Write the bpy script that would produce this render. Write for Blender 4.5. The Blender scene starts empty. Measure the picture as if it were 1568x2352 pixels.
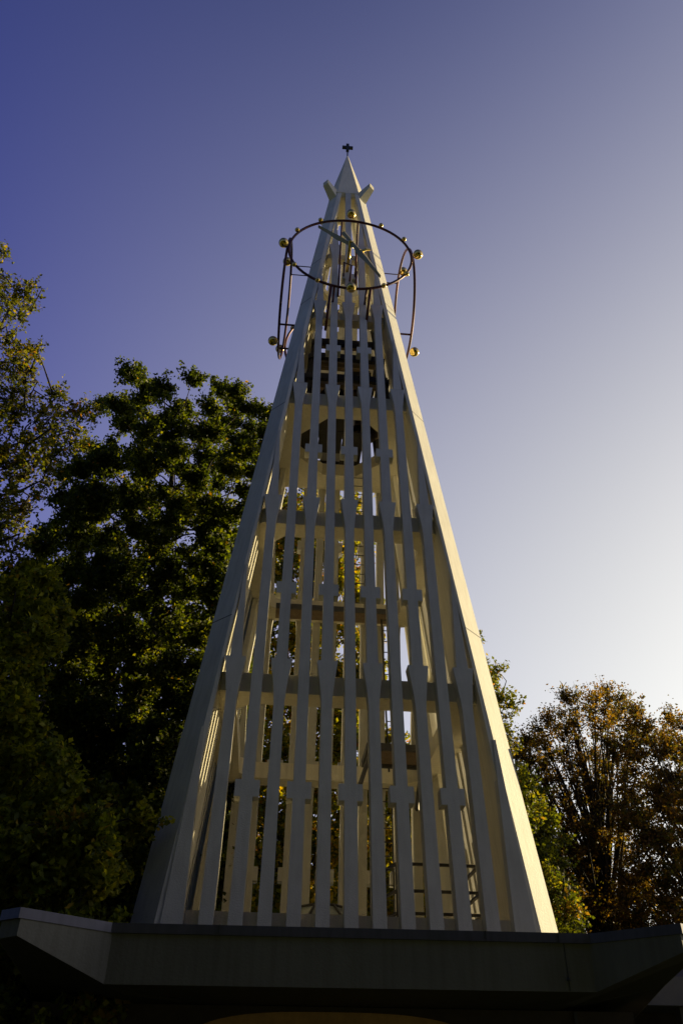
import bpy, math, random
import numpy as np
from mathutils import Vector, Matrix
R = math.radians
sc = bpy.context.scene
col = sc.collection
random.seed(7)
rng = np.random.default_rng(11)

# ------------------------------------------------------------------ camera
EYE = 1.6                      # eye height above the ground
PITCH, ROLL = R(37.34), R(-1.0)
F1568 = 1794.0                 # focal length in pixels of a 1568 px wide picture
cR = Vector((1, 0, 0)); cU = Vector((0, -math.sin(PITCH), math.cos(PITCH))); cF = Vector((0, math.cos(PITCH), math.sin(PITCH)))
right = cR * math.cos(ROLL) - cU * math.sin(ROLL)
up = cR * math.sin(ROLL) + cU * math.cos(ROLL)
cam = bpy.data.cameras.new('camera')
camo = bpy.data.objects.new('camera', cam); col.objects.link(camo)
m = Matrix((right, up, -cF)).transposed().to_4x4(); m.translation = (0, 0, EYE)
camo.matrix_world = m
cam.sensor_fit = 'HORIZONTAL'; cam.sensor_width = 23.6; cam.lens = 23.6 * F1568 / 1568
cam.clip_start = .05; cam.clip_end = 3000
sc.camera = camo

# ------------------------------------------------------------------ light
SUN_AZ, SUN_EL = R(56), R(21)   # azimuth clockwise from +Y
w = bpy.data.worlds.new('World'); sc.world = w; w.use_nodes = True
nt = w.node_tree; nt.nodes.clear()
sky = nt.nodes.new('ShaderNodeTexSky'); sky.sky_type = 'NISHITA'; sky.sun_disc = False
sky.sun_elevation = SUN_EL; sky.sun_rotation = SUN_AZ
sky.air_density = 1.0; sky.dust_density = 2.0; sky.ozone_density = 4.0; sky.altitude = 100
tint = nt.nodes.new('ShaderNodeMix'); tint.data_type = 'RGBA'; tint.blend_type = 'MULTIPLY'
tint.inputs[0].default_value = 1.0
tint.inputs[7].default_value = (.50, .475, .70, 1)
bg = nt.nodes.new('ShaderNodeBackground'); bg.inputs[1].default_value = .0505
wo = nt.nodes.new('ShaderNodeOutputWorld')
# bright haze of the low sky towards the sun, added to the clear sky
def MT(op, a, b=None, c=None):
    n_ = nt.nodes.new('ShaderNodeMath'); n_.operation = op
    for i, v in enumerate((a, b, c)):
        if v is None: continue
        if isinstance(v, (int, float)): n_.inputs[i].default_value = v
        else: nt.links.new(v, n_.inputs[i])
    return n_.outputs[0]
tc = nt.nodes.new('ShaderNodeTexCoord'); sx = nt.nodes.new('ShaderNodeSeparateXYZ'); nt.links.new(tc.outputs['Generated'], sx.inputs[0])
dt = nt.nodes.new('ShaderNodeVectorMath'); dt.operation = 'DOT_PRODUCT'; nt.links.new(tc.outputs['Generated'], dt.inputs[0])
dt.inputs[1].default_value = (math.sin(SUN_AZ) * math.cos(SUN_EL), math.cos(SUN_AZ) * math.cos(SUN_EL), math.sin(SUN_EL))
low = MT('SUBTRACT', 1.0, MT('MAXIMUM', sx.outputs['Z'], 0.0))
dp = MT('MAXIMUM', dt.outputs['Value'], 0.0)
warm = MT('MULTIPLY', MT('POWER', low, .803), MT('POWER', dp, 1.445)); blue = MT('MULTIPLY', MT('POWER', low, .603), MT('POWER', dp, .37))
hc = nt.nodes.new('ShaderNodeCombineXYZ')
nt.links.new(MT('MULTIPLY', warm, 15.0), hc.inputs[0]); nt.links.new(MT('MULTIPLY', warm, 14.4), hc.inputs[1]); nt.links.new(MT('MULTIPLY', blue, 7.6), hc.inputs[2])
ad = nt.nodes.new('ShaderNodeVectorMath'); ad.operation = 'ADD'
nt.links.new(sky.outputs[0], tint.inputs[6]); nt.links.new(tint.outputs[2], ad.inputs[0]); nt.links.new(hc.outputs[0], ad.inputs[1])
nt.links.new(ad.outputs[0], bg.inputs[0]); nt.links.new(bg.outputs[0], wo.inputs[0])
sl = bpy.data.lights.new('sun', 'SUN'); sl.energy = 5.0; sl.angle = R(.5); sl.color = (1, .80, .42)
so = bpy.data.objects.new('sun', sl); col.objects.link(so)
sd = Vector((math.sin(SUN_AZ) * math.cos(SUN_EL), math.cos(SUN_AZ) * math.cos(SUN_EL), math.sin(SUN_EL)))
so.rotation_euler = sd.to_track_quat('Z', 'Y').to_euler(); so.location = sd * 60
vs = sc.view_settings; vs.view_transform = 'Standard'; vs.look = 'None'; vs.exposure = .8; vs.gamma = 1; vs.use_curve_mapping = False
sc.render.engine = 'CYCLES'
sc.cycles.max_bounces = 10; sc.cycles.diffuse_bounces = 8; sc.cycles.transmission_bounces = 4; sc.cycles.transparent_max_bounces = 4

# ------------------------------------------------------------------ materials
def mat(name, base, rough=.8, metal=0., var=.12, scale=3., streak=0., bump=.0, bscale=60., base2=None, spec=.3, trans=0.):
    m = bpy.data.materials.new(name); m.use_nodes = True
    t = m.node_tree; N = t.nodes; L = t.links; N.clear()
    out = N.new('ShaderNodeOutputMaterial'); b = N.new('ShaderNodeBsdfPrincipled'); L.new(b.outputs[0], out.inputs[0])
    b.inputs['Roughness'].default_value = rough; b.inputs['Metallic'].default_value = metal
    b.inputs['Specular IOR Level'].default_value = spec
    if trans: b.inputs['Transmission Weight'].default_value = trans
    g = N.new('ShaderNodeNewGeometry')
    n = N.new('ShaderNodeTexNoise'); n.inputs['Scale'].default_value = scale; n.inputs['Detail'].default_value = 8; n.inputs['Roughness'].default_value = .65
    L.new(g.outputs['Position'], n.inputs['Vector'])
    cr = N.new('ShaderNodeValToRGB'); cr.color_ramp.elements[0].position = .3; cr.color_ramp.elements[1].position = .7
    b2 = base2 or tuple(min(1, c * (1 + var)) for c in base)
    b1 = base if base2 else tuple(c * (1 - var) for c in base)
    cr.color_ramp.elements[0].color = (*b1, 1); cr.color_ramp.elements[1].color = (*b2, 1)
    L.new(n.outputs[0], cr.inputs[0]); c_out = cr.outputs[0]
    if streak:
        mp = N.new('ShaderNodeMapping'); mp.inputs['Scale'].default_value = (9, 9, .5); L.new(g.outputs['Position'], mp.inputs[0])
        n2 = N.new('ShaderNodeTexNoise'); n2.inputs['Scale'].default_value = 1.3; n2.inputs['Detail'].default_value = 6; L.new(mp.outputs[0], n2.inputs['Vector'])
        r2 = N.new('ShaderNodeValToRGB'); r2.color_ramp.elements[0].position = .36; r2.color_ramp.elements[0].color = (1 - streak, 1 - streak * 1.05, 1 - streak * 1.2, 1)
        r2.color_ramp.elements[1].position = .56; r2.color_ramp.elements[1].color = (1, 1, 1, 1); L.new(n2.outputs[0], r2.inputs[0])
        mx = N.new('ShaderNodeMix'); mx.data_type = 'RGBA'; mx.blend_type = 'MULTIPLY'; mx.inputs[0].default_value = 1
        L.new(c_out, mx.inputs[6]); L.new(r2.outputs[0], mx.inputs[7]); c_out = mx.outputs[2]
    L.new(c_out, b.inputs['Base Color'])
    if bump:
        n3 = N.new('ShaderNodeTexNoise'); n3.inputs['Scale'].default_value = bscale; n3.inputs['Detail'].default_value = 5; L.new(g.outputs['Position'], n3.inputs['Vector'])
        bp = N.new('ShaderNodeBump'); bp.inputs['Strength'].default_value = bump; bp.inputs['Distance'].default_value = .02
        L.new(n3.outputs[0], bp.inputs['Height']); L.new(bp.outputs[0], b.inputs['Normal'])
    return m

M = {}
M['concrete'] = mat('painted_concrete', (.77, .71, .54), .75, var=.06, scale=.9, streak=.07, bump=.35, bscale=35)  # tower paint, lightened and warmed to stand for bounced sun inside
M['slat'] = mat('painted_slat', (.58, .565, .50), .75, var=.07, scale=1.7, streak=.07, bump=.35, bscale=45)  # same paint as the beams, darkened to deepen the shade on the slats
M['pier'] = mat('painted_pier', (.73, .70, .59), .75, var=.07, scale=.8, streak=.10, bump=.35, bscale=35)
M['joint'] = mat('casting_joint', (.12, .11, .10), .9)  # dark tone of the casting joints
M['iron'] = mat('dark_iron', (.035, .022, .022), .45, metal=.4, base2=(.12, .028, .018), scale=1.2)
M['gold'] = mat('gilded_metal', (.80, .56, .16), .16, metal=1., var=.1, scale=4)
M['hand'] = mat('gilded_hand', (.34, .30, .17), .45, metal=.6, var=.08, scale=4)
M['bronze'] = mat('dark_bronze', (.09, .07, .045), .45, metal=.8)
M['wood'] = mat('bell_timber', (.30, .22, .12), .8, var=.2, scale=5)
M['panel'] = mat('dark_sheet', (.035, .032, .028), .6, var=.2)
M['steel'] = mat('galvanised_steel', (.10, .095, .085), .6, metal=.6, var=.15)
M['grating'] = mat('rusty_grating', (.16, .11, .07), .8, base2=(.24, .18, .11), scale=9)
M['glass'] = mat('skylight_glass', (.42, .45, .40), .15, var=.15, scale=3, spec=.6)
M['zinc'] = mat('zinc_flashing', (.09, .088, .13), .5, metal=.35, var=.08, scale=2, streak=.15, spec=.4)
M['zinc_joint'] = mat('zinc_seam', (.05, .05, .06), .7)
M['fascia'] = mat('fascia_concrete', (.135, .132, .126), .85, var=.1, scale=1.2, streak=.12, bump=.3, bscale=30)
M['soffit'] = mat('dark_soffit', (.045, .04, .036), .85, var=.15)
M['wallm'] = mat('dark_brick_wall', (.06, .045, .035), .9, var=.2, scale=4)
M['door'] = mat('brown_timber_door', (.50, .28, .11), .7, var=.2, scale=5)
M['deck'] = mat('roof_gravel', (.07, .065, .06), .95, var=.25, scale=18)  # unseen deck, toned dark to cut bounce onto the front slats
M['floor'] = mat('bounce_floor', (.74, .66, .50), .9, var=.1, scale=6)  # for unseen pale surfaces added to throw sunlight up into the tower
M['bark'] = mat('bark', (.022, .018, .014), .95, base2=(.035, .029, .022), scale=9, bump=.8, bscale=25)
M['grass'] = mat('grass', (.03, .045, .015), .95, base2=(.06, .075, .02), scale=.8, bump=.6, bscale=30)
M['cross'] = mat('oxidised_copper', (.05, .055, .045), .5, metal=.5)

def leafmat():
    m = bpy.data.materials.new('leaves'); m.use_nodes = True
    t = m.node_tree; N = t.nodes; L = t.links; N.clear()
    out = N.new('ShaderNodeOutputMaterial')
    at = N.new('ShaderNodeAttribute'); at.attribute_name = 'leaf_hue'
    d = N.new('ShaderNodeBsdfPrincipled'); d.inputs['Roughness'].default_value = .55; d.inputs['Specular IOR Level'].default_value = .25
    tr = N.new('ShaderNodeBsdfTranslucent'); mx = N.new('ShaderNodeMixShader'); mx.inputs[0].default_value = .55
    bc = N.new('ShaderNodeMix'); bc.data_type = 'RGBA'; bc.blend_type = 'MULTIPLY'; bc.inputs[0].default_value = 1; bc.inputs[7].default_value = (2.1, 1.9, .4, 1)
    L.new(at.outputs['Color'], d.inputs['Base Color']); L.new(at.outputs['Color'], bc.inputs[6]); L.new(bc.outputs[2], tr.inputs[0])
    L.new(d.outputs[0], mx.inputs[1]); L.new(tr.outputs[0], mx.inputs[2]); L.new(mx.outputs[0], out.inputs[0])
    return m
M['leaf'] = leafmat()

# ------------------------------------------------------------------ helpers
class MB:
    def __init__(s): s.v = []; s.f = []
    def add(s, vs_, fs): o = len(s.v); s.v += [tuple(p) for p in vs_]; s.f += [tuple(i + o for i in f) for f in fs]
    def box(s, a, b):
        (x0, y0, z0), (x1, y1, z1) = a, b
        s.loft([[(x0, y0, z0), (x1, y0, z0), (x1, y1, z0), (x0, y1, z0)], [(x0, y0, z1), (x1, y0, z1), (x1, y1, z1), (x0, y1, z1)]])
    def loft(s, secs, close=False):
        n = len(secs[0]); vv = [p for q in secs for p in q]; ff = []
        k = len(secs)
        for i in range(k - 1 + (1 if close else 0)):
            a, b = i * n, ((i + 1) % k) * n
            for j in range(n): ff.append((a + j, a + (j + 1) % n, b + (j + 1) % n, b + j))
        if not close:
            ff.append(tuple(range(n))[::-1]); ff.append(tuple((k - 1) * n + j for j in range(n)))
        s.add(vv, ff)
    def tube(s, pts, rad, n=8, close=False):
        pts = [Vector(p) for p in pts]; secs = []
        if not hasattr(rad, '__len__'): rad = [rad] * len(pts)
        k = len(pts); prev = None
        for i, p in enumerate(pts):
            a = pts[(i - 1) % k] if (i or close) else p; b = pts[(i + 1) % k] if (i < k - 1 or close) else p
            d = (b - a).normalized()
            if prev is None:
                u = d.cross(Vector((0, 0, 1)));
                if u.length < .1: u = d.cross(Vector((1, 0, 0)))
            else: u = prev - d * prev.dot(d)
            u.normalize(); prev = u; v = d.cross(u)
            secs.append([p + (u * math.cos(2 * math.pi * j / n) + v * math.sin(2 * math.pi * j / n)) * rad[i] for j in range(n)])
        s.loft(secs, close)
    def bar(s, a, b, wd, ht=None):
        a, b = Vector(a), Vector(b); d = (b - a).normalized(); ht = ht or wd
        u = d.cross(Vector((0, 0, 1)))
        if u.length < .05: u = Vector((1, 0, 0))
        u.normalize(); v = u.cross(d)
        q = lambda p: [p - u * wd / 2 - v * ht / 2, p + u * wd / 2 - v * ht / 2, p + u * wd / 2 + v * ht / 2, p - u * wd / 2 + v * ht / 2]
        s.loft([q(a), q(b)])
    def sphere(s, c, r, nu=20, nv=12):
        vv = []; ff = []
        for i in range(nv + 1):
            t = math.pi * i / nv
            for j in range(nu):
                a = 2 * math.pi * j / nu
                vv.append((c[0] + r * math.sin(t) * math.cos(a), c[1] + r * math.sin(t) * math.sin(a), c[2] + r * math.cos(t)))
        for i in range(nv):
            for j in range(nu): ff.append((i * nu + j, (i + 1) * nu + j, (i + 1) * nu + (j + 1) % nu, i * nu + (j + 1) % nu))
        s.add(vv, ff)
    def lathe(s, prof, c=(0, 0, 0), n=24):
        s.loft([[(c[0] + r * math.cos(2 * math.pi * j / n), c[1] + r * math.sin(2 * math.pi * j / n), c[2] + z) for j in range(n)] for r, z in prof])
    def rot(s, ang):
        c_, s_ = math.cos(ang), math.sin(ang); s.v = [(x * c_ - y * s_, x * s_ + y * c_, z) for x, y, z in s.v]; return s
    def build(s, name, m, parent=None, smooth=False):
        me = bpy.data.meshes.new(name); me.from_pydata(s.v, [], s.f); me.validate(); 
        import bmesh
        bm = bmesh.new(); bm.from_mesh(me); bmesh.ops.recalc_face_normals(bm, faces=bm.faces); bm.to_mesh(me); bm.free()
        if smooth: me.polygons.foreach_set('use_smooth', [True] * len(me.polygons))
        me.materials.append(m)
        o = bpy.data.objects.new(name, me); col.objects.link(o)
        if parent: o.parent = parent
        return o

def tag(o, label=None, cat=None, group=None, kind=None):
    if label: o['label'] = label
    if cat: o['category'] = cat
    if group: o['group'] = group
    if kind: o['kind'] = kind
    return o
def empty(name, loc=(0, 0, 0), rz=0):
    o = bpy.data.objects.new(name, None); col.objects.link(o); o.location = loc; o.rotation_euler.z = rz; o.empty_display_size = .3; return o
def copy_tree(o, parent=None):
    c = o.copy(); col.objects.link(c)
    if parent: c.parent = parent
    for ch in [x for x in bpy.data.objects if x.parent == o]: copy_tree(ch, c)
    return c
def at(x, y, Y):     # a point of the place seen at picture position x, y (1568 wide), Y metres ahead of the camera
    d = right * ((x - 784) / F1568) - up * ((y - 1176) / F1568) + cF
    return Vector((0, 0, EYE)) + d * (Y / d.y)

# ------------------------------------------------------------------ tower geometry (local frame of the tower, z above ground)
TX, TY, TA = -.012, 17.047, R(4.54)
S = .45                                   # slat spacing
def W(z): return 3.703 - .108 * (z - EYE)   # half width of the square
def C(z): return .445 - .005 * (z - EYE)    # corner chamfer
DECK = 3.05
ZK = [2.55 + EYE, 7.0 + EYE, 11.467 + EYE, 15.88 + EYE, 20.121 + EYE, 23.75 + EYE, 27.86 + EYE]   # tops of the flares
ZP = [4.367 + EYE, 8.779 + EYE, 13.228 + EYE, 17.616 + EYE, 21.719 + EYE]                            # crosses
ZTOP = 27.83 + EYE
def ui(z):  # inner edge of the corner pier
    k = (z - ZK[0]) / 4.45
    return W(z) - max(.45, .60 - .13 * k)

tower = empty('bell_tower', (TX, TY, DECK), TA)
tag(tower, 'tall tapering white concrete bell tower of open slats with a pointed cap', 'bell tower')
def tl(mb): mb.v = [(x, y, z - DECK) for x, y, z in mb.v]; return mb     # tower parts sit under the empty at deck height

# corner piers
for q in range(4):
    mb = MB(); secs = []
    for z in [DECK] + ZK[:6] + [ZTOP]:
        w_, c_, u_ = W(z), C(z), ui(z); th = min(.40, (w_ - u_) * .9)
        secs.append([(-(w_ - c_), -w_, z), (-u_, -w_, z), (-u_, -w_ + th, z), (-w_ + th, -w_ + th, z), (-w_ + th, -u_, z), (-w_, -u_, z), (-w_, -(w_ - c_), z)])
    mb.loft(secs); tl(mb).rot(q * math.pi / 2)
    p = mb.build('corner_pier', M['pier'], tower)
    # casting joints across the chamfer
    for z in (ZK[1] + 1.0, ZK[3] - .9, ZK[4] + .15, ZK[5] - 1.0):
        jb = MB(); w_, c_ = W(z) + .004, C(z) + .006
        jb.loft([[(-w_, -(w_ - c_), z + d), (-(w_ - c_), -w_, z + d), (-(w_ - c_) + .03, -w_ + .03, z + d), (-w_ + .03, -(w_ - c_) + .03, z + d)] for d in (0, .018)])
        tl(jb).rot(q * math.pi / 2); jb.build('joint', M['joint'], p)

def plate(outline, proud, depth, q):
    mb = MB()
    if q: proud *= .2
    a = [(u, -(W(z) + proud), z) for u, z in outline]; b = [(u, -(W(z) + proud) + depth, z) for u, z in outline]
    mb.loft([a, b]); return tl(mb).rot(q * math.pi / 2)

def slat_parts(q):
    """all slats of one face: list of (outline, proud, depth)"""
    out = []
    h0, h1 = .114, .100
    def flare(u, zt, hb, zb):
        n = .92
        pr = [(hb, zb), (h1, zt - n - .05), (h1 + .012, zt - n * .82), (h1 + .045, zt - n * .5), (h1 + .082, zt - n * .18), (.205, zt)]
        return [(u - a, z) for a, z in pr] + [(u + a, z) for a, z in reversed(pr)]
    def crossed(u, zb, zt, zp, fl):
        ch, cz = .213, .15
        L_ = [(h0, zb), (.108, zp - cz), (ch, zp - cz), (ch, zp + cz), (.106, zp + cz)]
        if fl:
            n = .92
            L_ += [(h1, zt - n - .05), (h1 + .012, zt - n * .82), (h1 + .045, zt - n * .5), (h1 + .082, zt - n * .18), (.205, zt)]
        else: L_ += [(h1, zt)]
        return [(u - a, z) for a, z in L_] + [(u + a, z) for a, z in reversed(L_)]
    for i in (-5, -3, -1, 1, 3, 5): out.append((flare(i * S, ZK[1], h0, DECK), .06, .30))
    for i in (-4, -2, 0, 2, 4): out.append((crossed(i * S, DECK, ZK[2], ZP[0], True), .06, .30))
    for k in range(1, 5):
        n = 4 - k
        for i in range(-n, n + 1, 2):
            fl = k + 2 <= 5
            out.append((crossed(i * S, ZK[k] - .02, ZK[k + 2] if fl else ZTOP - .01, ZP[k], fl), .015, .25))
    # slivers merging with the piers
    for k in range(0, 6):
        z0 = DECK if k == 0 else ZK[k] - .01
        zt = (ZK[k] + (2.95 if k == 0 else 2.35 if k < 4 else 1.9))
        j = 6 - k
        for sg in (-1, 1):
            ce = j * S
            o_ = [(ce - .115, z0), (ce - .02, zt), (ce + .015, zt), (ce + .235 if k == 0 else ce + .12, z0)]
            if k == 0: o_ = [(ce - .115, z0), (ce - .03, zt), (ce + .02, zt), (ce + .02 + .27 * (zt - z0) / 4.1, z0)]
            out.append(([(sg * u, z) for u, z in o_], .02, .22))
    return out
# deep inner returns of the corner piers
for sx in (-1, 1):
    for sy in (-1, 1):
        mb = MB(); secs = []
        for z in (DECK, ZK[1], ZK[2], ZK[3], ZK[4], ZK[5]):
            w_, u_ = W(z), ui(z); d_ = min(1.95, w_ * .55)
            secs.append([(sx * (u_ + .002), sy * (w_ - .38), z), (sx * (u_ + .13), sy * (w_ - .38), z), (sx * (u_ + .13), sy * (w_ - d_), z), (sx * (u_ + .002), sy * (w_ - d_), z)])
        mb.loft(secs); tl(mb).build('pier_return', M['pier'], tower)
for q in range(4):
    P = slat_parts(q)
    if q in (0, 1, 2):
        for o_, pr, dp in P: plate(o_, pr, dp, q).build('slat', M['slat'], tower)
    else:
        mb = MB()
        for o_, pr, dp in P:
            t = plate(o_, pr, dp, q); mb.add(t.v, t.f)
        s_ = mb.build('slats', M['slat'], tower); s_['kind'] = 'stuff'

# ring beams
def beam(zb, zt, inset=.24, dep=.58):
    mb = MB(); a = W(zb) - inset; b = a - dep
    def loop(r, z): k = .30; return [(-r + k, -r, z), (r - k, -r, z), (r, -r + k, z), (r, r - k, z), (r - k, r, z), (-r + k, r, z), (-r, r - k, z), (-r, -r + k, z)]
    v = loop(a, zb) + loop(b, zb) + loop(b, zt) + loop(a, zt)
    f = []
    for i in range(8):
        j = (i + 1) % 8
        for A, B in ((0, 8), (8, 16), (16, 24), (24, 0)): f.append((A + i, A + j, B + j, B + i))
    mb.add(v, f); return tl(mb)
for zb, zt, dep in ((2.02, 2.44, .58), (6.37, 6.76, .58), (10.80, 11.21, .52), (19.48, 19.79, .30), (23.2, 23.45, .22)):
    beam(zb + EYE, zt + EYE, dep=dep).build('ring_beam', M['concrete'], tower)
# bell floor with an octagonal opening
def octa(r, cx=0., cy=-.12): return [(cx + r * math.cos(R(22.5 + 45 * i)) / math.cos(R(22.5)), cy + r * math.sin(R(22.5 + 45 * i)) / math.cos(R(22.5))) for i in range(8)]
zb, zt = 15.23 + EYE, 15.67 + EYE; a = W(zb) - .24
mb = MB(); O = octa(1.22)
sq = [(a, a * .42), (a * .42, a), (-a * .42, a), (-a, a * .42), (-a, -a * .42), (-a * .42, -a), (a * .42, -a), (a, -a * .42)]
cor = {0: (a, a), 2: (-a, a), 4: (-a, -a), 6: (a, -a)}
# outer ring matched to the octagon corners, corners of the square added as triangles
v = []
for z in (zb, zt): v += [(x, y, z) for x, y in sq] + [(x, y, z) for x, y in O]
f = []
for L_ in (0, 16):
    for i in range(8):
        j = (i + 1) % 8; f.append((L_ + i, L_ + j, L_ + 8 + j, L_ + 8 + i))
for i in range(8):
    j = (i + 1) % 8; f.append((8 + i, 8 + j, 24 + j, 24 + i))
    if i not in cor: f.append((i, j, 16 + j, 16 + i))
mb.add(v, f)
for i, (x, y) in cor.items():
    A, B = sq[i], sq[(i + 1) % 8]
    mb.add([(*A, zb), (x, y, zb), (*B, zb), (*A, zt), (x, y, zt), (*B, zt)], [(0, 1, 2), (3, 4, 5), (0, 1, 4, 3), (1, 2, 5, 4)])
fl = tl(mb).build('bell_floor', M['concrete'], tower)
mb = MB()
for x0, x1, y0, y1 in ((-1.26, -.72, -1.3, -.36), (-1.26, -.72, -.34, .55), (-.70, -.02, -1.36, -.36), (-.70, -.02, -.34, .62), (0, .62, -.34, .62), (0, .62, .64, 1.2)):
    mb.box((x0, y0, zt + .02), (x1, y1, zt + .05))
tl(mb).build('hatch_panel', M['panel'], fl)

mb = MB(); a = W(DECK) - .1; mb.box((-a, -a + .35, DECK + .01), (a, a, DECK + .07)); tl(mb).build('bounce_slab', M['floor'], tower)  # added pale slab, reflects sun onto the inner slats and beams
# pointed cap with four diagonal arms
def chsq(w_, c_, z): return [(-(w_ - c_), -w_, z), ((w_ - c_), -w_, z), (w_, -(w_ - c_), z), (w_, (w_ - c_), z), ((w_ - c_), w_, z), (-(w_ - c_), w_, z), (-w_, (w_ - c_), z), (-w_, -(w_ - c_), z)]
ZA = 31.98 + EYE
mb = MB(); secs = [chsq(.60, .22, ZTOP - .12), chsq(.715, .30, ZTOP)]
for t_ in (.25, .5, .75, .97): secs.append(chsq(.715 * (1 - t_), .30 * (1 - t_), ZTOP + (ZA - ZTOP) * t_))
mb.loft(secs); capo = tl(mb).build('spire_cap', M['concrete'], tower)
for q in range(4):
    mb = MB()
    prof = [(.58, 27.36), (.58, 27.96), (1.26, 28.20), (1.26, 27.98)]
    secs = []
    for sg in (-1, 1):
        secs.append([((-r + sg * h_) / math.sqrt(2), (-r - sg * h_) / math.sqrt(2), z + EYE) for (r, z), h_ in zip(prof, (.19, .19, .115, .115))])
    mb.loft(secs); tl(mb).rot(q * math.pi / 2).build('spire_arm', M['concrete'], tower)
mb = MB(); mb.box((-.025, -.025, ZA - .12), (.025, .025, ZA + .3))
mb.loft([[(x, y, z + EYE) for x, z in ((-.06, 32.28), (.06, 32.28), (.065, 32.50), (.225, 32.50), (.225, 32.63), (.065, 32.63), (.06, 32.82), (-.06, 32.82), (-.065, 32.63), (-.225, 32.63), (-.225, 32.50), (-.065, 32.50))] for y in (-.05, .05)])
tl(mb).build('finial_cross', M['cross'], tower)

# ------------------------------------------------------------------ tower clocks (one on each face)
ZC = 22.0 + EYE
lean = R(3.0)
def cp(x, h, out):    # point on the clock: x along, h up the leaning plane, out from the tower face
    return (x, -(2.05 + out) + h * math.sin(lean), h * math.cos(lean))
def make_clock(face=True, side=1):
    t = empty('tower_clock', (TX, TY, ZC), TA)
    mb = MB(); mb.tube([cp(1.99 * math.sin(R(a)), 1.99 * math.cos(R(a)), 0) for a in range(0, 360, 6)], .042, 8, True); mb.build('dial_ring', M['iron'], t, True)
    for h in (range(12) if face else (0, 6)):
        a = R(30 * h); big = h % 3 == 0
        rr, rb, ou = (2.17, .160, .16) if big else (2.05, .080, .06)
        mb = MB(); mb.sphere(cp(rr * math.sin(a), rr * math.cos(a), ou), rb)
        mb.build('hour_ball', M['gold'], t, True)
    def hand(name, ang, L_, tail, wd, wat, out, m_):
        d = (math.sin(ang), math.cos(ang)); n_ = (d[1], -d[0]); mb = MB()
        prof = [(-tail, .09), (-tail * .3, .07), (wat * .5, wd * .62), (wat, wd), (wat + (L_ - wat) * .5, wd * .5), (L_, .014)]
        A = [cp(d[0] * s_ + n_[0] * w_, d[1] * s_ + n_[1] * w_, out) for s_, w_ in prof] + [cp(d[0] * s_ - n_[0] * w_, d[1] * s_ - n_[1] * w_, out) for s_, w_ in reversed(prof)]
        n = len(prof); ridge = [cp(d[0] * s_, d[1] * s_, out + .05 + w_ * .35) for s_, w_ in prof]; back = [cp(d[0] * s_, d[1] * s_, out - .06) for s_, w_ in prof]
        v = A + ridge + back; f = []
        for i in range(n - 1):
            f += [(i, i + 1, 2 * n + i + 1, 2 * n + i), (2 * n - 1 - i, 2 * n + i, 2 * n + i + 1, 2 * n - 2 - i)]
            f += [(i, 3 * n + i, 3 * n + i + 1, i + 1), (2 * n - 1 - i, 2 * n - 2 - i, 3 * n + i + 1, 3 * n + i)]
        f += [(0, 2 * n, 2 * n - 1, 3 * n), (n - 1, 3 * n + n - 1, n, 2 * n + n - 1)]
        mb.add(v, f); return mb.build(name, m_, t)
    if face:
        hand('hour_hand', math.atan2(-1.09, .98), 1.47, .12, .14, .52, .28, M['hand'])
        mh = hand('minute_hand', math.atan2(.88, -1.78), 1.98, .60, .14, .66, .38, M['hand'])
        mb = MB(); d = Vector((.44, -.90)); n_ = Vector((.90, .44))
        q = [(d * .60 + n_ * s_, o_) for s_, o_ in ((.0, .42), (.20, .46), (.36, .42))]
        mb.tube([cp(p.x, p.y, o_) for p, o_ in q], [.06, .045, .03]); mb.build('crescent', M['gold'], mh)
        mb = MB(); mb.tube([cp(-.05, 0, -.9), cp(-.05, 0, .46)], .055, 10); mb.build('spindle', M['gold'], t, True)
        rods = [((-.30, 1.95, 0), (-.34, -1.6, -.6), .032), ((.24, 1.97, 0), (.20, -.6, -.5), .032), ((-.60, -1.9, 0), (-.70, -3.4, -.6), .042), ((.62, -1.9, 0), (.55, -2.8, -.6), .042),
                ((-.18, -.12, -.3), (-.20, -.9, -.3), .028), ((.06, -.25, -.3), (0, -1.15, -.3), .03), ((-.18, -.12, -.3), (.06, -.25, -.3), .018), ((.25, -.3, -.5), (.2, -1.1, -.5), .034)]
        for a, b, r in rods: mb = MB(); mb.tube([cp(*a), cp(*b)], r); mb.build('strut', M['iron'], t, True)
    for sg in (-1, 1):
        mb = MB(); mb.tube([cp(sg * .5, -1.92, 0), cp(sg * .5, -1.92, -.62)], .032); mb.build('strut', M['iron'], t, True)
    if not face:      # tie rods from the top of the side ring into the tower
        for x in (0, .38 * side):
            mb = MB(); mb.tube([cp(x, 1.96, 0), cp(x, 1.96, -1.0)], .018); mb.build('strut', M['iron'], t, True)
    return t
ck = make_clock()
tag(ck, 'open clock ring with gold balls and hands facing the viewer below the spire', 'tower clock', 'clocks on the four sides of the tower')
c = copy_tree(ck); c.rotation_euler.z = TA + math.pi; c['label'] = 'open clock ring on the far side, mostly hidden behind the tower slats'
sd_ = make_clock(False); tag(sd_, 'open iron ring with gold balls, edge-on at the sunlit right side of the tower', 'tower clock', 'clocks on the four sides of the tower'); sd_.rotation_euler.z = TA + math.pi / 2
c = make_clock(False, -1); c.rotation_euler.z = TA - math.pi / 2; tag(c, None, 'tower clock', 'clocks on the four sides of the tower'); c['label'] = 'open iron ring with gold balls, edge-on at the shaded left side of the tower'

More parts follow.
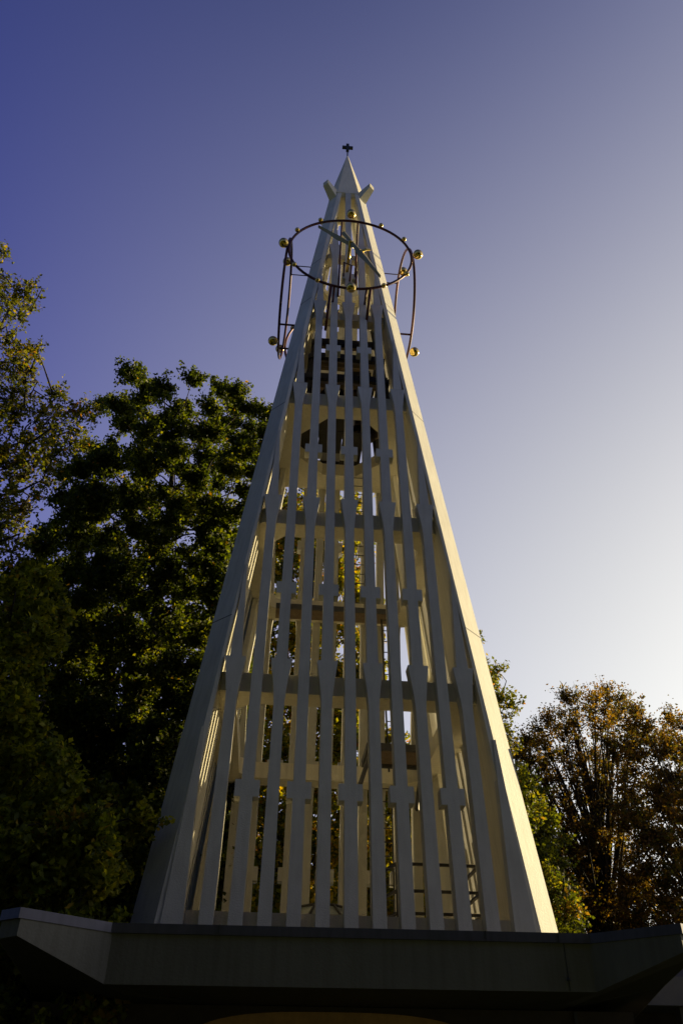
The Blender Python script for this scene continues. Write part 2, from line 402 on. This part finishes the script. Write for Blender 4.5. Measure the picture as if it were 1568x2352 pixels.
# ------------------------------------------------------------------ bells and their frame
def tw(x, y, z): c_, s_ = math.cos(TA), math.sin(TA); return (TX + c_ * x - s_ * y, TY + s_ * x + c_ * y, z + EYE)
bf = empty('bell_stand', tw(0, 0, 15.67), TA); tag(bf, 'dark steel and timber bell frame behind the upper slats of the tower', 'bell frame')
mb = MB()
for sx in (-1, 1):
    for sy in (-1, 1): mb.bar((sx * 1.25, sy * 1.25, 0), (sx * .85, sy * .85, 4.0), .14)
for z, r in ((.15, 1.32), (1.35, 1.2), (2.35, 1.1), (3.1, 1.02)):
    for sy in (-1, 1): mb.bar((-r, sy * r, z), (r, sy * r, z), .12, .22); mb.bar((sy * r, -r, z), (sy * r, r, z), .12, .22)
mb.bar((-1.2, 0, 1.35), (1.2, 0, 1.35), .1, .2)
mb.build('steel_frame', M['panel'], bf)
mb = MB()
for z, r in ((.62, 1.15), (1.75, 1.0), (2.7, .95), (3.5, .8)):
    for y in (-.55, .35): mb.bar((-r, y, z), (r, y, z), .16, .14)
for z in (1.0, 2.05, 3.0):
    mb.bar((-.9, .9, z), (.9, .9, z), .10, .16)
mb.build('timber_beam', M['wood'], bf)
def bell(x, y, z, r, lb):
    b = empty('church_bell', tw(x, y, z), TA); tag(b, lb, 'bell', 'bells hung in the tower')
    mb = MB(); mb.lathe([(.01, .0), (.35 * r, -.02), (.52 * r, -.12 * r), (.56 * r, -.5 * r), (.66 * r, -1.0 * r), (.85 * r, -1.3 * r), (r, -1.5 * r), (.94 * r, -1.5 * r), (.6 * r, -1.0 * r), (.5 * r, -.5 * r), (.4 * r, -.15 * r), (.01, -.1 * r)])
    mb.build('bell_body', M['bronze'], b, True)
    mb = MB(); mb.tube([(0, 0, -.1), (0, 0, -1.35 * r)], .02); mb.sphere((0, 0, -1.4 * r), .12 * r); mb.build('clapper', M['iron'], b, True)
    mb = MB(); mb.box((-r * 1.1, -.08, .0), (r * 1.1, .08, .22)); mb.build('yoke', M['panel'], b)
bell(-.45, -.3, 16.95, .62, 'large dark bronze bell in the lower left bay of the bell frame')
bell(.62, .1, 16.75, .46, 'middle sized dark bronze bell in the lower right bay of the bell frame')
bell(-.3, .0, 18.1, .42, 'small dark bronze bell hanging left in the upper bell frame')
bell(.45, -.2, 18.15, .36, 'smallest bronze bell hanging right in the upper bell frame')

# ------------------------------------------------------------------ ladders, landing and railing inside
def ladder(x, y, z0, z1, wd, lb, dx=0, dy=0):
    o = empty('ladder', tw(x, y, z0), TA); tag(o, lb, 'ladder', 'steel ladders inside the tower')
    h = z1 - z0
    for sg in (-1, 1):
        mb = MB(); mb.bar((sg * wd / 2, 0, 0), (sg * wd / 2 + dx, dy, h), .035); mb.build('rail', M['steel'], o)
    n = int(h / .30)
    for i in range(1, n):
        t_ = i / n; mb = MB(); mb.tube([(-wd / 2 + dx * t_, dy * t_, h * t_), (wd / 2 + dx * t_, dy * t_, h * t_)], .013, 6); mb.build('rung', M['steel'], o)
ladder(1.35, 2.35, 2.2, 6.6, .42, 'lowest steel ladder inside the tower, rising from the roof to the landing')
ladder(1.62, 1.75, 6.5, 10.9, .40, 'middle steel ladder inside the tower, right of centre above the landing', dx=-.15, dy=-.2)
ladder(.62, 1.45, 10.7, 15.5, .38, 'topmost steel ladder inside the tower, reaching up to the bell floor', dx=-.05, dy=-.35)
la = empty('ladder_landing', tw(1.35, .9, 6.3), TA); tag(la, 'brown grating landing with steel edges beside the ladder inside the tower', 'landing')
mb = MB(); mb.box((-.5, -.45, .3), (.7, .6, .34)); mb.build('grating', M['grating'], la)
mb = MB()
mb.box((-.55, -.53, .22), (.75, -.455, .38)); mb.box((-.55, .605, .22), (.75, .68, .38)); mb.box((-.63, -.53, .22), (-.555, .68, .38))
mb.build('edge_beam', M['steel'], la)
mb = MB(); mb.bar((-.5, -.4, .3), (-1.05, -.6, -1.4), .08); mb.build('brace', M['steel'], la); mb = MB(); mb.bar((.7, -.4, .3), (.4, -.9, -1.2), .08); mb.build('brace', M['steel'], la)
rl = empty('guard_railing', tw(1.7, -1.0, 2.45), TA); tag(rl, 'thin steel guard railing round the ladder foot inside the tower base', 'railing')
pts = [(-.95, 1.0), (-.62, -.3), (.95, -.3), (.95, 1.3)]
for i, (x, y) in enumerate(pts[:3]): mb = MB(); mb.bar((x, y, 0), (x, y, 1.25), .055); mb.build('post', M['steel'], rl)
for z in (.4, .78, 1.25):
    mb = MB()
    for a, b in zip(pts[:-1], pts[1:]): mb.bar((*a, z), (*b, z), .05)
    mb.build('rail', M['steel'], rl)
# walkway strip along the back of the second level
wk = empty('walkway', tw(0, 1.5, 10.5), TA); tag(wk, 'narrow steel walkway along the far side at the second level of the tower', 'walkway')
mb = MB(); mb.box((-1.6, -.3, .1), (1.6, .3, .15)); mb.build('tread', M['grating'], wk)
mb = MB(); mb.box((-1.6, -.34, .05), (1.6, -.305, .2)); mb.build('edge', M['steel'], wk)

# skylight on the roof inside the tower base
skl = empty('skylight', tw(-.32, -1.5, 2.1), TA); tag(skl, 'low faceted glass skylight on the roof between the slat feet', 'skylight')
n = 8; r0, r1 = .72, .30
ring = lambda r, z, k=8: [(r * math.cos(R(22.5 + 45 * i)), r * math.sin(R(22.5 + 45 * i)), z) for i in range(k)]
mb = MB(); mb.loft([ring(r0 * 1.02, .30), ring(r0, .50), ring(r1 * 1.4, .72), ring(r1 * .3, .78)]); mb.build('glazing', M['glass'], skl)
mb = MB(); mb.loft([ring(r0 * 1.08, -.2), ring(r0 * 1.08, .36)]); mb.build('kerb', M['zinc'], skl)
mb = MB()
for a, b, c_ in zip(ring(r0 + .02, .51), ring(r1 * 1.4 + .02, .74), ring(r1 * .3, .80)): mb.tube([a, b, c_], .022, 6)
mb.tube(ring(r0 + .02, .51), .025, 6, True); mb.tube(ring(r1 * 1.4 + .02, .74), .02, 6, True); mb.build('glazing_bar', M['steel'], skl)

# ------------------------------------------------------------------ star shaped pavilion roof below the tower
zt_, zc = 1.75 + EYE, 1.64 + EYE
#  plan loop (x, y, z of the fascia's lower edge), seen from above, going left to right along the front
loop = [(-2.68, 10.64, 1.108), (3.13, 10.82, 1.131), (3.98, 10.05, 1.46), (4.22, 10.3, 1.46), (4.25, 11.6, 1.3), (4.6, 14.2, 1.12), (5.3, 18.5, 1.12), (4.4, 22.5, 1.12), (-4.4, 22.5, 1.12), (-5.3, 18.5, 1.12), (-4.5, 14.2, 1.12), (-4.0, 11.6, 1.3), (-3.80, 9.98, 1.46), (-3.52, 9.78, 1.467)]
pv = empty('pavilion', (0, 17, 0)); tag(pv, 'low dark pavilion with a jagged flat roof and deep grey fascia under the tower', 'pavilion')
def pl(mb): mb.v = [(x, y - 17, z) for x, y, z in mb.v]; return mb
def inset(d):      # every corner moved towards the middle of the roof by d
    out = []
    for l in loop:
        p = Vector(l[:2]); c_ = Vector((0, 17)); out.append(p + (c_ - p).normalized() * d)
    return out
n = len(loop)
I2 = inset(.22); C0 = inset(-.035); C1 = inset(.30)
mb = MB()   # fascia band
A = [(x, y, zc) for x, y, z in loop] + [(x, y, z + EYE) for x, y, z in loop] + [(p.x, p.y, l[2] + EYE) for p, l in zip(I2, loop)] + [(p.x, p.y, zc) for p in I2]
f = [(k * n + i, k * n + (i + 1) % n, ((k + 1) % 4) * n + (i + 1) % n, ((k + 1) % 4) * n + i) for k in range(4) for i in range(n)]
mb.add(A, f); fo = pl(mb).build('fascia', M['fascia'], pv)
mb = MB()   # flashing
A = [(p.x, p.y, zc + .002) for p in C0] + [(p.x, p.y, zc + .002) for p in C1] + [(p.x, p.y, zt_) for p in C1] + [(p.x, p.y, zt_) for p in C0]
mb.add(A, f); pl(mb).build('roof_flashing', M['zinc'], pv)
# seams in flashing and fascia
mb = MB()
for t_, in ((.22,), (.78,), (.935,)):
    a, b = Vector(loop[0][:2]), Vector(loop[1][:2]); p = a.lerp(b, t_); d = (b - a).normalized(); nn = Vector((d.y, -d.x))
    q0 = p + nn * .03; q1 = p + nn * .042
    mb.loft([[(q0.x, q0.y, z), (q1.x, q1.y, z), (q1.x + d.x * .012, q1.y + d.y * .012, z), (q0.x + d.x * .012, q0.y + d.y * .012, z)] for z in (zc + .004, zt_ + .003)])
pl(mb).build('flashing_seam', M['zinc_joint'], pv)
mb = MB(); a, b = Vector(loop[0][:2]), Vector(loop[1][:2]); d = (b - a).normalized(); nn = Vector((d.y, -d.x)); p = a.lerp(b, .945)
mb.loft([[(p.x + nn.x * e + d.x * g, p.y + nn.y * e + d.y * g, z) for e, g in ((-.01, 0), (.006, 0), (.006, .012), (-.01, .012))] for z in (1.14 + EYE, zc)])
mb.sphere((p.x + nn.x * .02, p.y + nn.y * .02, 1.25 + EYE), .022)
pl(mb).build('fascia_joint', M['zinc_joint'], pv)
mb = MB()   # deck
mb.add([(p.x, p.y, DECK) for p in I2], [tuple(range(n))]); pl(mb).build('roof_deck', M['deck'], pv)
mb = MB(); mb.add([(-4.2, 13.5, DECK + .006), (4.3, 13.5, DECK + .006), (4.9, 18.5, DECK + .006), (4.1, 22.1, DECK + .006), (-4.1, 22.1, DECK + .006), (-4.9, 18.5, DECK + .006)], [tuple(range(6))]); pl(mb).build('bounce_sheet', M['floor'], pv)  # added pale sheet over the deck, bounces light upward; front strip stays dark
mb = MB()   # soffit: planes from the fascia's edge up to a level ceiling
J = inset(2.0)
A = [(p.x, p.y, l[2] + EYE - .004) for p, l in zip(inset(.02), loop)] + [(p.x, p.y, 1.10 + EYE) for p in J]
mb.add(A, [(i, (i + 1) % n, n + (i + 1) % n, n + i) for i in range(n)] + [tuple(range(n, 2 * n))]); pl(mb).build('soffit', M['soffit'], pv)
# walls and the arched door
mb = MB(); arch = []
wy = 12.6
for x0, x1 in ((-4.1, -1.95), (1.95, 4.1)): mb.box((x0, wy, 0), (x1, wy + .2, 1.09 + EYE))
top = [(-1.95 + 3.9 * i / 40, 2.30 + .336 * math.sqrt(max(0, 1 - abs(i / 20 - 1) ** 3))) for i in range(41)]
ol = [(x, z) for x, z in top] + [(1.95, 1.09 + EYE), (-1.95, 1.09 + EYE)]
mb.loft([[(x, wy, z) for x, z in ol], [(x, wy + .2, z) for x, z in ol]])
mb.box((-4.1, wy + .2, 0), (-3.9, 21, 1.09 + EYE)); mb.box((3.9, wy + .2, 0), (4.1, 21, 1.09 + EYE)); mb.box((-4.1, 21, 0), (4.1, 21.2, 1.09 + EYE))
pl(mb).build('wall', M['wallm'], pv)
mb = MB(); ol = [(x, z) for x, z in top] + [(1.95, 0.02), (-1.95, 0.02)]
mb.loft([[(x, wy + .08, z) for x, z in ol], [(x, wy + .14, z) for x, z in ol]]); pl(mb).build('arched_door', M['door'], pv)
for x in (-3.3, 3.3):
    mb = MB(); mb.box((x - .02, wy - .03, 0), (x + .02, wy, 1.08 + EYE)); pl(mb).build('wall_joint', M['zinc_joint'], pv)

# low building to the right and covered walk to the left
M['pale_fascia'] = mat('pale_fascia', (.13, .128, .135), .8, var=.1)
rb = empty('flat_roofed_building', (9, 16, 0)); tag(rb, 'low flat roofed building with pale fascia at the right edge, beyond the pavilion', 'building')
mb = MB(); mb.box((-4.2, -.6, 1.44 + EYE), (7, 6, 1.86 + EYE)); mb.build('fascia', M['pale_fascia'], rb)
mb = MB(); mb.box((-4.1, -.4, 1.865 + EYE), (6.9, 6, 2.3 + EYE)); mb.build('roof', M['zinc'], rb)
mb = MB(); mb.box((-3.6, .6, 0), (7, 5.8, 1.435 + EYE)); mb.build('wall', M['wallm'], rb)
mb = MB(); mb.box((-3.1, -.35, 0), (-2.85, -.1, 1.435 + EYE)); mb.build('column', M['fascia'], rb)
lw = empty('covered_walk', (-8.5, 13.6, 0)); tag(lw, 'dark roof edge of a covered walk at the left edge behind the pavilion tip', 'covered walk')
mb = MB(); mb.box((-4, -.4, 1.95 + EYE), (3.0, 2.0, 2.25 + EYE)); mb.build('fascia', M['soffit'], lw)
mb = MB(); mb.box((-4.05, -.45, 2.255 + EYE), (3.05, 2.0, 2.38 + EYE)); mb.build('roof_edge', M['zinc'], lw)
for x in (-3.4, 1.6): mb = MB(); mb.box((x, .6, 0), (x + .2, .8, 1.95 + EYE)); mb.build('column', M['soffit'], lw)

# ------------------------------------------------------------------ ground
mb = MB(); G = 1500; mb.add([(-G, -G, 0), (G, -G, 0), (G, G, 0), (-G, G, 0)], [(0, 1, 2, 3)])
tag(mb.build('ground', M['grass']), kind='structure')

# ------------------------------------------------------------------ trees
def inside(p, poly):
    x, y = p; r = False; n = len(poly)
    for i in range(n):
        (x1, y1), (x2, y2) = poly[i], poly[i - 1]
        if (y1 > y) != (y2 > y) and x < (x2 - x1) * (y - y1) / (y2 - y1) + x1: r = not r
    return r
def leaf_mesh(name, cen, nrm_bias, size, cols, parent):
    n = len(cen)
    a = rng.normal(size=(n, 3)); a[:, 2] *= .8; a /= np.linalg.norm(a, axis=1, keepdims=True)
    b = rng.normal(size=(n, 3)); b -= (b * a).sum(1, keepdims=True) * a; b /= np.linalg.norm(b, axis=1, keepdims=True)
    c = np.cross(a, b)
    s = size * rng.uniform(.6, 1.25, (n, 1))
    v = np.empty((n, 4, 3))
    v[:, 0] = cen - a * s * .55; v[:, 1] = cen + b * s * .34 + c * s * .09; v[:, 2] = cen + a * s * .55; v[:, 3] = cen - b * s * .34 + c * s * .09
    me = bpy.data.meshes.new(name); me.vertices.add(n * 4); me.vertices.foreach_set('co', v.reshape(-1))
    me.loops.add(n * 6); me.polygons.add(n * 2)
    base = (np.arange(n) * 4)[:, None]
    me.loops.foreach_set('vertex_index', (base + np.array([0, 1, 2, 0, 2, 3])).reshape(-1).astype(np.int32))
    me.polygons.foreach_set('loop_start', (np.arange(n * 2) * 3).astype(np.int32))
    me.update(calc_edges=True)
    at_ = me.color_attributes.new('leaf_hue', 'FLOAT_COLOR', 'POINT')
    rgba = np.ones((n, 4, 4)); rgba[:, :, :3] = cols[:, None, :]
    at_.data.foreach_set('color', rgba.reshape(-1))
    me.materials.append(M['leaf'])
    o = bpy.data.objects.new(name, me); col.objects.link(o); o.parent = parent; return o

PAL = {
 'green': [((.035, .052, .007), 6), ((.07, .09, .010), 3), ((.13, .14, .012), 1.2), ((.22, .13, .012), .1)],
 'autumn': [((.065, .080, .012), 4), ((.10, .105, .012), 3), ((.20, .16, .02), 1.2), ((.22, .10, .025), .25)],
 'gold': [((.07, .09, .014), 3), ((.19, .19, .015), 3), ((.36, .25, .015), 1.6), ((.34, .15, .01), .4)],
 'lime': [((.09, .115, .014), 4), ((.17, .19, .018), 3), ((.28, .27, .03), 1.6), ((.24, .16, .02), .3)],
 'olive': [((.045, .06, .009), 4), ((.08, .095, .012), 3), ((.15, .14, .016), 1.2), ((.16, .10, .02), .3)],
 'russet': [((.09, .055, .018), 3), ((.13, .075, .02), 2.5), ((.06, .058, .014), 3), ((.19, .13, .022), 1.2)],
}
def tree(label, name, base, Y, polys, step, dj, per, leaf, pal, cat='tree', pts=None, chain=True, twigs=9, twl=1., bole=.28, spread=.5, upb=.35, fork=.35):
    """polys: crown outline(s) at distance Y; clusters fill them with depth spread dj (m)"""
    root = empty(name, (base[0], base[1], 0)); tag(root, label, cat)
    B = Vector((base[0], base[1], 0)); cl = []
    for poly in polys:
        xs = [p[0] for p in poly]; ys = [p[1] for p in poly]
        yy = min(ys) - step
        k = 0
        while yy < max(ys) + step:
            xx = min(xs) - step + (k % 2) * step / 2
            while xx < max(xs) + step:
                q = (xx + random.uniform(-.4, .4) * step, yy + random.uniform(-.4, .4) * step)
                if inside(q, poly) and inside((q[0], q[1] - .7 * step), poly): cl.append((at(q[0], q[1], Y + random.uniform(-dj, dj)), step))
                xx += step
            yy += step * .8; k += 1
    if pts: cl = pts
    cl = [(p, s_) for p, s_ in cl if p.z > .6]
    zmax = max(p.z for p, _ in cl); zmin = min(p.z for p, _ in cl)
    wood = MB(); top = Vector((B.x * .4 + .6 * np.mean([p.x for p, _ in cl]), Y, zmax * .86))
    # trunk with gentle bend
    def tp(t): return B.lerp(top, t) + Vector((.35 * math.sin(t * 4.2 + B.x), .3 * math.sin(t * 3.1 + B.y), 0)) * t
    NT = 9; wood.tube([tp(i / NT) for i in range(NT + 1)], [bole * (1 - .88 * i / NT) for i in range(NT + 1)], 8)
    C_ = []; H = []
    pal_c = np.array([c for c, _ in PAL[pal]]); pw = np.array([w_ for _, w_ in PAL[pal]]); pw = pw / pw.sum()
    links = {}
    if chain:
        axis = lambda p: (p - tp(min(1, max(.1, p.z / top.z * .8)))).length
        order = sorted(range(len(cl)), key=lambda i: axis(cl[i][0]))
        done = []; wt = [1] * len(cl); par_ = {}
        for i in order:
            p = cl[i][0]; best = None
            for j in done:
                q = cl[j][0]; dd = (p - q).length + max(0, q.z - p.z) * .8
                if best is None or dd < best[0]: best = (dd, j)
            if best and best[0] < axis(p) * .8: par_[i] = best[1]
            done.append(i)
        for i in reversed(order):
            if i in par_: wt[par_[i]] += wt[i]
        for i in par_: links[i] = (cl[par_[i]][0], wt[i])
        for i in range(len(cl)): links.setdefault(i, (None, wt[i]))
    for ci, (p, st) in enumerate(cl):
        # limb from trunk (or from the next cluster inwards) to the cluster
        t0 = min(.93, max(.05, (p.z - (p - tp(.5)).xy.length * spread) / top.z * .72 + random.uniform(-.04, .04)))
        a = tp(t0)
        if chain and links[ci][0] is not None: a = links[ci][0]
        mid = a.lerp(p, .5) + Vector((random.uniform(-.3, .3), random.uniform(-.3, .3), random.uniform(.0, .5)))
        r0 = bole * (1 - .88 * t0) * .30
        if chain: r0 = min(r0, .018 + .014 * math.sqrt(links[ci][1]))
        wood.tube([a, a.lerp(mid, .55), mid, mid.lerp(p, .5) + Vector((0, 0, .1)), p], [r0, r0 * .8, r0 * .6, r0 * .42, r0 * .25], 5)
        rad = st / F1568 * Y * 1.25 * twl
        tone = random.choices(range(len(pal_c)), weights=pw)[0]
        dirp = (p - a).normalized()
        for j in range(twigs):
            d = Vector(rng.normal(size=3)); d = (d.normalized() + dirp * .45 + Vector((0, 0, upb))).normalized(); ln = rad * random.uniform(.45, 1.1)
            e = p + d * ln; me_ = p.lerp(e, .5) + Vector(rng.normal(size=3)) * .05 * rad
            wood.tube([p, me_, e], [r0 * .22 + .004, r0 * .12 + .004, .004], 3)
            nl = max(2, int(per * random.uniform(.3, 1.7)))
            tt = rng.uniform(.25, 1.08, nl)[:, None]
            pts = np.array(p) * (1 - tt) + np.array(e) * tt + rng.normal(size=(nl, 3)) * rad * .13
            C_.append(pts)
            pp = pw.copy(); pp[tone] += .5; pp /= pp.sum()
            H.append(pal_c[rng.choice(len(pal_c), nl, p=pp)] * rng.uniform(.7, 1.3, (nl, 1)))
    off = np.array(root.location)
    cen = np.concatenate(C_) - off; cols = np.concatenate(H)
    wood.v = [(x - off[0], y - off[1], z) for x, y, z in wood.v]
    me = bpy.data.meshes.new('trunk'); me.from_pydata(wood.v, [], wood.f); me.polygons.foreach_set('use_smooth', [True] * len(me.polygons)); me.materials.append(M['bark'])
    o = bpy.data.objects.new('trunk', me); col.objects.link(o); o.parent = root
    leaf_mesh('crown', cen, 0, leaf, cols, root)
    print('TREE', name, len(cl), len(cen))
    return root

# big green tree left of the tower
tree('tallest broad dark green tree close to the left side of the tower', 'beech_tree', (-6.6, 25), 23,
     [[(205, 880), (250, 850), (310, 822), (360, 828), (392, 860), (375, 905), (400, 920), (425, 880), (440, 825), (480, 822), (540, 845), (565, 890), (600, 885), (632, 872), (660, 960), (600, 1200), (560, 1500), (520, 2130), (460, 2400), (-60, 2400), (30, 1300), (150, 1120), (140, 1050), (180, 1010), (240, 1000), (262, 960), (225, 915)]],
     44, 3.2, 78, .135, 'green', twigs=15, bole=.42)
# autumn tree at the left edge
tree('loose tree at the left picture edge with thin drooping leafy twigs', 'birch_tree', (-11.0, 16.5), 15.5,
     [[(-160, 540), (-15, 535), (18, 560), (5, 600), (-160, 610)], [(-150, 620), (20, 605), (100, 645), (95, 700), (50, 735), (-20, 740), (-150, 750)],
      [(-160, 750), (10, 740), (70, 760), (100, 850), (90, 870), (145, 870), (190, 890), (238, 930), (200, 985), (205, 1010), (130, 1060), (110, 1150), (60, 1200), (40, 1290), (-160, 1300)]],
     36, 1.8, 12, .105, 'autumn', twigs=12, twl=1.3, upb=.0, bole=.25)
# nearer lower tree at bottom left
tree('lower yellowish tree in the bottom left corner behind the roof edge', 'maple_tree', (-8.2, 14.6), 14.0,
     [[(-160, 1290), (60, 1290), (110, 1310), (158, 1370), (150, 1430), (120, 1480), (60, 1560), (110, 1660), (150, 1780), (290, 1800), (345, 1880), (300, 1990), (270, 2130), (240, 2480), (-200, 2480)]],
     46, 1.6, 38, .12, 'lime', twigs=13, bole=.22)
# tree behind the tower
tree('yellow green tree behind the tower, seen through its slats', 'maple_tree', (-2.2, 33), 32,
     [[(560, 1180), (640, 1110), (760, 1100), (845, 1130), (850, 1400), (860, 1600), (960, 1760), (1010, 2150), (480, 2150), (500, 1500)]],
     44, 2.6, 40, .20, 'gold', twigs=12, bole=.35)
tree('slim tree rising just behind the right edge of the tower', 'birch_tree', (4.9, 27), 27,
     [[(1000, 1440), (1095, 1440), (1135, 1500), (1160, 1540), (1195, 1640), (1205, 1660), (1170, 1670), (1190, 1740), (1200, 1800), (1000, 1800)]],
     34, 1.6, 14, .125, 'autumn', twigs=13, bole=.22)
tree('low yellow green tree at the foot of the tower on its right side', 'maple_tree', (6.2, 25), 25,
     [[(1000, 1740), (1190, 1740), (1240, 1790), (1270, 1880), (1285, 1960), (1330, 2060), (1340, 2200), (1000, 2200)]],
     38, 1.6, 30, .125, 'olive', twigs=12, bole=.22)
tree('bare topped russet tree with fanning branches right of the tower', 'oak_tree', (11.0, 34), 33,
     [[(1180, 1720), (1225, 1650), (1290, 1590), (1350, 1560), (1400, 1560), (1440, 1600), (1450, 1700), (1440, 1900), (1440, 2280), (1190, 2280), (1180, 1900)]],
     32, 2.8, 17, .115, 'russet', twigs=16, twl=1.1, bole=.45, spread=.9, upb=.7, chain=False)
tree('golden brown tree at the right picture edge', 'oak_tree', (15.6, 33), 31.5,
     [[(1440, 1690), (1460, 1620), (1490, 1600), (1520, 1640), (1570, 1640), (1700, 1700), (1720, 2280), (1430, 2280)]],
     34, 2.6, 24, .125, 'russet', twigs=15, twl=1.1, bole=.36, spread=.8, upb=.5, chain=False)

# dense wood added out of view, behind and beside the viewer: it shades the lower tower and shows in the gold balls
wd = MB(); cc = []; hh = []
for k in range(78):
    a = R(84 + 200 * (k + random.random()) / 78) ; r = random.uniform(12.5, 18)      # clockwise from +Y, round the back
    x, y = r * math.sin(a), r * math.cos(a); h = random.uniform(17, 25)
    wd.tube([(x, y, 0), (x + .3, y, h * .5), (x, y + .2, h)], [.28, .2, .05], 6)
    n_ = 2200; u = rng.normal(size=(n_, 3)); u /= np.linalg.norm(u, axis=1, keepdims=True); u *= rng.uniform(.55, 1, (n_, 1))
    cc.append(u * np.array([2.6, 2.6, h * .42]) + np.array([x, y, h * .58])); hh.append(np.array([.05, .07, .012]) * rng.uniform(.6, 1.6, (n_, 1)))
wo_ = bpy.data.objects.new('woodland', bpy.data.meshes.new('woodland')); bpy.data.objects.remove(wo_)
wl = leaf_mesh('woodland', np.concatenate(cc), 0, .75, np.concatenate(hh), None)
tag(wl, 'added dark wood, unseen behind the viewer, shading the lower tower', 'wood', kind='stuff')
